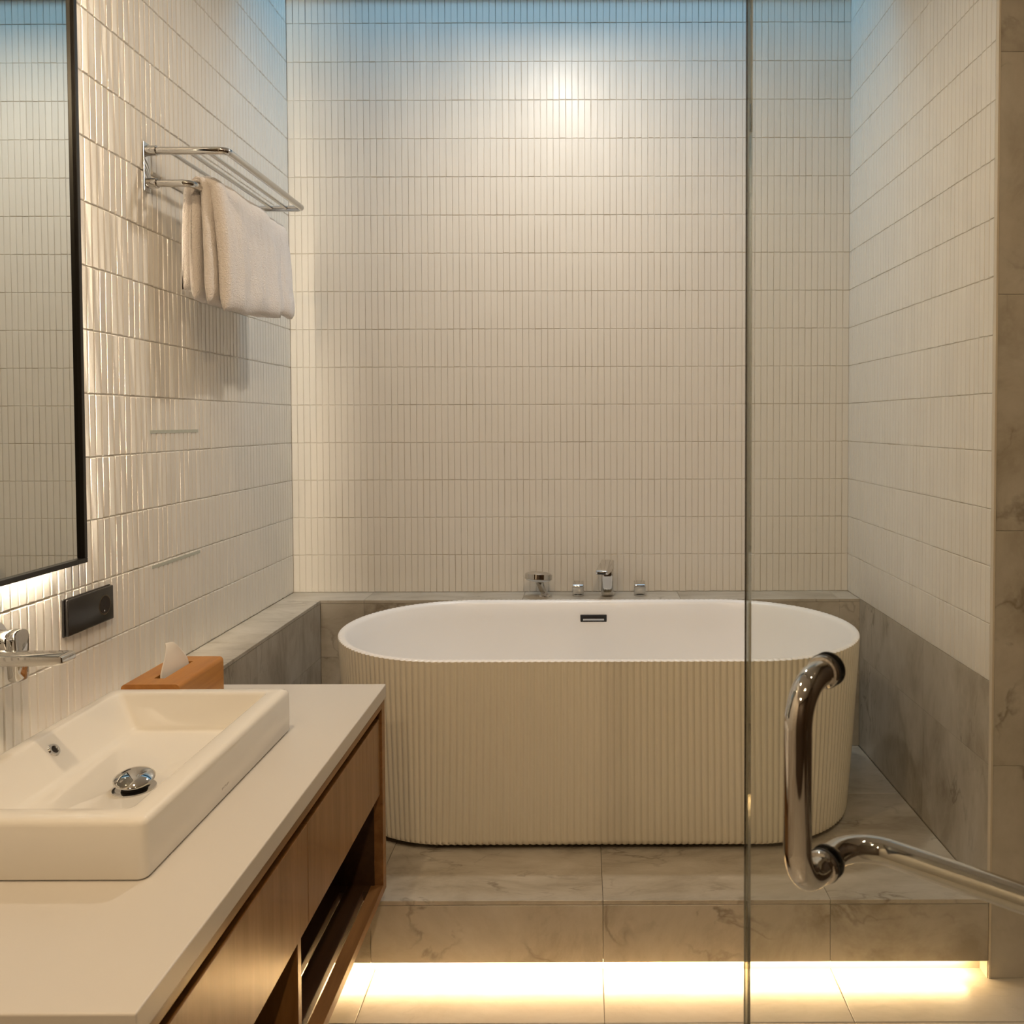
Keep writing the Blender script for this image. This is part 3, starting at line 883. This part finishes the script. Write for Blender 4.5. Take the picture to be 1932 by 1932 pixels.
# tissue: thin folded sheet standing up out of the slot
bm = bmesh.new()
secs = [  # height, list of (x, y)
    (BZ - 0.030, [(-0.952, 1.806), (-0.9475, 1.83), (-0.943, 1.86), (-0.940, 1.885), (-0.9375, 1.905)]),
    (BZ + 0.000, [(-0.953, 1.804), (-0.9490, 1.83), (-0.9435, 1.86), (-0.941, 1.885), (-0.9375, 1.907)]),
    (BZ + 0.018, [(-0.9535, 1.817), (-0.952, 1.835), (-0.9445, 1.86), (-0.943, 1.882), (-0.939, 1.902)]),
    (BZ + 0.038, [(-0.954, 1.832), (-0.954, 1.842), (-0.948, 1.858), (-0.946, 1.872), (-0.943, 1.885)]),
    (BZ + 0.056, [(-0.957, 1.843), (-0.956, 1.848), (-0.952, 1.856), (-0.949, 1.862), (-0.947, 1.868)]),
    (BZ + 0.063, [(-0.962, 1.846), (-0.960, 1.849), (-0.957, 1.853), (-0.955, 1.857), (-0.952, 1.862)]),
]
gridv = [[bm.verts.new((x, y, z)) for (x, y) in row] for z, row in secs]
for a, b2 in zip(gridv, gridv[1:]):
    for i in range(4):
        bm.faces.new((a[i], a[i + 1], b2[i + 1], b2[i]))
ti = to_obj('tissue', bm, 'tissue_paper', None, True)
md = ti.modifiers.new('subd', 'SUBSURF'); md.levels = 2; md.render_levels = 2
md = ti.modifiers.new('thick', 'SOLIDIFY'); md.thickness = 0.0012
ti['label'] = 'white paper tissue pulled up from the wooden box'
ti['category'] = 'tissue'

# ------------------------------------------------------------------ chrome towel rack
RY0, RY1 = 2.160, 2.742
RZ, LZ = CZ + 0.719, CZ + 0.634
RXO, LX = -0.940, -1.034
tr_ = empty('towel_rack', (XL, (RY0 + RY1) / 2, LZ), 'chrome hotel towel rack with shelf rails on the left tiled wall', 'towel rack')
for yy in (RY0, RY1):
    b_ = bm_box(XL, XL + 0.005, yy - 0.016, yy + 0.016, LZ - 0.022, RZ + 0.020, 0.0018, 2)
    pl = smooth_angle(to_obj('mount_plate', b_, 'chrome', tr_))
    for zz in (RZ, LZ):
        smooth_angle(to_obj('socket', lathe_bm([(0, 0.026), (0.0125, 0.026), (0.0135, 0.025), (0.0135, 0.0)], (XL + 0.005, yy, zz), (1, 0, 0), 28), 'chrome', pl))
path = bend([(XL + 0.006, RY0, RZ), (RXO, RY0, RZ), (RXO, RY1, RZ), (XL + 0.006, RY1, RZ)], 0.022)
smooth_angle(to_obj('shelf_frame', tube_bm(path, 0.0100), 'chrome', tr_), 50)
for xx in (-1.092, -1.042, -0.993):
    smooth_angle(to_obj('shelf_rail', tube_bm([(xx, RY0, RZ), (xx, RY1, RZ)], 0.0058, 14), 'chrome', tr_), 50)
path = bend([(XL + 0.006, RY0, LZ), (LX, RY0, LZ), (LX, RY1, LZ), (XL + 0.006, RY1, LZ)], 0.024)
smooth_angle(to_obj('towel_bar', tube_bm(path, 0.0095), 'chrome', tr_), 50)

# ------------------------------------------------------------------ towel
tw = empty('bath_towel', (LX, 2.47, CZ + 0.32), 'folded white terry towel hanging over the lower rack bar', 'towel')
TB = LZ + 0.0095
def leaf(name, side, x_top, x_bot, z0, z1, y0, y1, thick, seed, wave=0.003, crest=0.018, shoulder=0.0, creases=(), lean=0.0):
    """one hanging leaf of the folded towel: from the crest over the bar down one side.
    z0, z1: bottom height at the near and far end; creases: (share along y, depth)"""
    bm = bmesh.new()
    NT, NY = 34, 64
    rows = []
    for iy in range(NY + 1):
        u = iy / NY
        y = y0 + (y1 - y0) * (0.5 - 0.5 * math.cos(math.pi * u)) if 0 else y0 + (y1 - y0) * u
        e = min(u, 1 - u) * (y1 - y0)
        er = 0.022
        th = thick * (1.0 if e > er else max(0.16, math.sqrt(max(0.0, 1 - (1 - e / er) ** 2))))
        zb = z0 + (z1 - z0) * u + 0.004 * math.sin(u * 11 + seed)
        top = TB + crest - shoulder * max(0.0, (u - 0.84) / 0.16) ** 2
        pts = []
        for k in range(NT + 1):
            t = k / NT
            arc = 0.17
            if t < arc:
                a = t / arc * math.pi / 2
                x = LX + side * x_top * math.sin(a); z = top - 0.030 * (1 - math.cos(a))
            else:
                q = (t - arc) / (1 - arc)
                x = LX + side * (x_top + (x_bot - x_top) * (q ** 0.8)); z = (top - 0.030) + (zb - top + 0.030) * q
            pts.append(Vector((x, z)))
        L, Q = [], []
        for k in range(NT + 1):
            t = k / NT
            tg = (pts[min(k + 1, NT)] - pts[max(k - 1, 0)]).normalized()
            nr = Vector((-tg.y, tg.x)) * side
            h = th / 2
            kk = (NT - k)
            if kk < 5: h *= max(0.10, math.sqrt(max(0.0, 1 - (1 - (kk + 0.02) / 5) ** 2)))
            if k < 3: h *= (0.45, 0.75, 0.92)[k]
            wob = wave * (0.25 + t) * (math.sin(u * 8 + seed) + 0.6 * math.sin(u * 19 + seed * 2 + t * 2.5))
            wob += 0.0045 * noise.noise(Vector((u * 7, t * 2.2, seed))) + 0.0018 * noise.noise(Vector((u * 26, t * 9, seed + 5)))
            cr = 0.0
            for cu, cdp in creases:
                dd = (u - cu - 0.02 * math.sin(t * 4 + seed)) / 0.018
                cr += cdp * math.exp(-dd * dd) * min(1.0, t * 2.2)
            wy = (0.010 * t * math.sin(t * 3.5 + seed) + lean * t) * 1.0
            outer = h + wob * 0.5 - cr
            L.append(Vector((pts[k].x + nr.x * outer + wob * 0.5, y + wy, pts[k].y + nr.y * (h - cr))))
            Q.append(Vector((pts[k].x - nr.x * h + wob * 0.5, y + wy, pts[k].y - nr.y * h)))
        rows.append([bm.verts.new(p_) for p_ in (L + Q[::-1])])
    n_ = len(rows[0])
    for a, b2 in zip(rows, rows[1:]):
        for i in range(n_):
            j = (i + 1) % n_
            bm.faces.new((a[i], a[j], b2[j], b2[i]))
    bm.faces.new(rows[0][::-1]); bm.faces.new(rows[-1])
    return smooth_angle(to_obj(name, bm, 'terry', tw, True), 85)
leaf('front_fold', 1, 0.034, 0.056, CZ + 0.304, CZ + 0.338, 2.212, 2.585, 0.036, 0.4, 0.003, creases=((0.30, 0.003), (0.66, 0.0035)), lean=0.012)
leaf('front_fold', 1, 0.030, 0.050, CZ + 0.345, CZ + 0.352, 2.520, 2.752, 0.032, 2.2, 0.003, crest=0.012, shoulder=0.030, creases=((0.55, 0.002),), lean=0.014)
leaf('middle_fold', 1, 0.010, 0.018, CZ + 0.322, CZ + 0.352, 2.203, 2.738, 0.026, 1.9, 0.002, lean=0.006)
leaf('back_fold', -1, 0.018, 0.024, CZ + 0.338, CZ + 0.350, 2.200, 2.735, 0.026, 3.1, 0.003, creases=((0.12, 0.003),), lean=0.010)
leaf('back_fold', -1, 0.032, 0.046, CZ + 0.366, CZ + 0.362, 2.196, 2.730, 0.022, 4.4, 0.004, crest=0.009, lean=-0.004)

# ------------------------------------------------------------------ glass door with pull handle and towel bar
E = Vector((0.756, -0.6545, 0)).normalized()          # along the pane towards the hinge
N = Vector((-E.y * -1, -E.x, 0)); N = Vector((-0.6545, -0.756, 0)).normalized()   # towards the camera side
CL = Vector((0.2435, 0.811, 0))                        # handle clamps on the pane mid-plane
T0 = CL - E * 0.0915                                   # free edge
gd = empty('glass_door', (T0.x, T0.y, 0.012), 'frameless clear glass door standing open at the right', 'door')
DW, DT = 0.78, 0.0065
def pane_bm(a, b2, t, z0, z1):
    bm = bmesh.new()
    pts = [T0 + E * a + N * t / 2, T0 + E * b2 + N * t / 2, T0 + E * b2 - N * t / 2, T0 + E * a - N * t / 2]
    lo = [bm.verts.new((p_.x, p_.y, z0)) for p_ in pts]; hi = [bm.verts.new((p_.x, p_.y, z1)) for p_ in pts]
    for i in range(4):
        j = (i + 1) % 4
        bm.faces.new((lo[i], lo[j], hi[j], hi[i]))
    bm.faces.new(hi); bm.faces.new(lo[::-1])
    return bm
to_obj('glass_pane', pane_bm(0.0045, DW, DT, 0.012, CZ + 0.80), 'clear_glass', gd, label='clear glass pane')
to_obj('polished_edge', pane_bm(0.0, 0.0045, DT, 0.012, CZ + 0.80), 'glass_edge', gd, label='polished glass edge')
ZT, ZB_ = CZ - 0.250, CZ - 0.448
def P(e, n, z):
    q = CL + E * e + N * n
    return (q.x, q.y, z)
OFF = 0.063
smooth_angle(to_obj('pull_handle', tube_bm(bend([P(0, 0.006, ZT), P(0, OFF, ZT), P(0, OFF, ZB_), P(0, 0.006, ZB_)], 0.042, 16), 0.0132, 28), 'chrome', gd, label='vertical chrome pull handle'), 60)
smooth_angle(to_obj('towel_bar', tube_bm(bend([P(0, -0.006, ZB_), P(0, -OFF, ZB_), P(0.46, -OFF, ZB_), P(0.46, -0.006, ZB_)], 0.044, 16), 0.0135, 28), 'chrome', gd, label='horizontal chrome towel bar'), 60)
for zz in (ZT, ZB_):
    for s in (1, -1):
        if s < 0 and zz == ZT:
            prof = [(0.0, 0.009), (0.012, 0.009), (0.0155, 0.007), (0.0165, 0.004)]
        else:
            prof = [(0.0132, 0.012), (0.0155, 0.0115), (0.0165, 0.009), (0.0165, 0.0060)]
        c_ = P(0, s * 0.0, zz)
        smooth_angle(to_obj('clamp_collar', lathe_bm(prof, c_, N * s, 32), 'chrome', gd))
        to_obj('gasket', lathe_bm([(0.0, 0.0062), (0.0172, 0.0062), (0.0172, 0.0042)], c_, N * s, 32), 'rubber', gd)
# far end fixing of the towel bar
c_ = P(0.46, 0, ZB_)
to_obj('gasket', lathe_bm([(0.0, 0.0062), (0.0172, 0.0062), (0.0172, 0.0042)], c_, -N, 32), 'rubber', gd)
for zz in (0.30, CZ + 0.5):
    q = T0 + E * (DW - 0.02)
    bm = pane_bm(DW - 0.055, DW + 0.012, 0.028, zz, zz + 0.09)
    to_obj('hinge', bm, 'satin_chrome', gd)

# ------------------------------------------------------------------ ceiling downlight fittings
for (x, y, p_, c, lab) in DOWNLIGHTS:
    d = empty('ceiling_downlight', (x, y, CEIL), lab, 'downlight', 'recessed ceiling downlights')
    smooth_angle(to_obj('trim_ring', lathe_bm([(0.041, -0.001), (0.042, -0.006), (0.052, -0.005), (0.055, 0.0)], (x, y, CEIL), (0, 0, 1), 32), 'satin_chrome', d))
    to_obj('lens', lathe_bm([(0.0, -0.0008), (0.041, -0.0008)], (x, y, CEIL), (0, 0, 1), 32), 'lamp_lens', d)
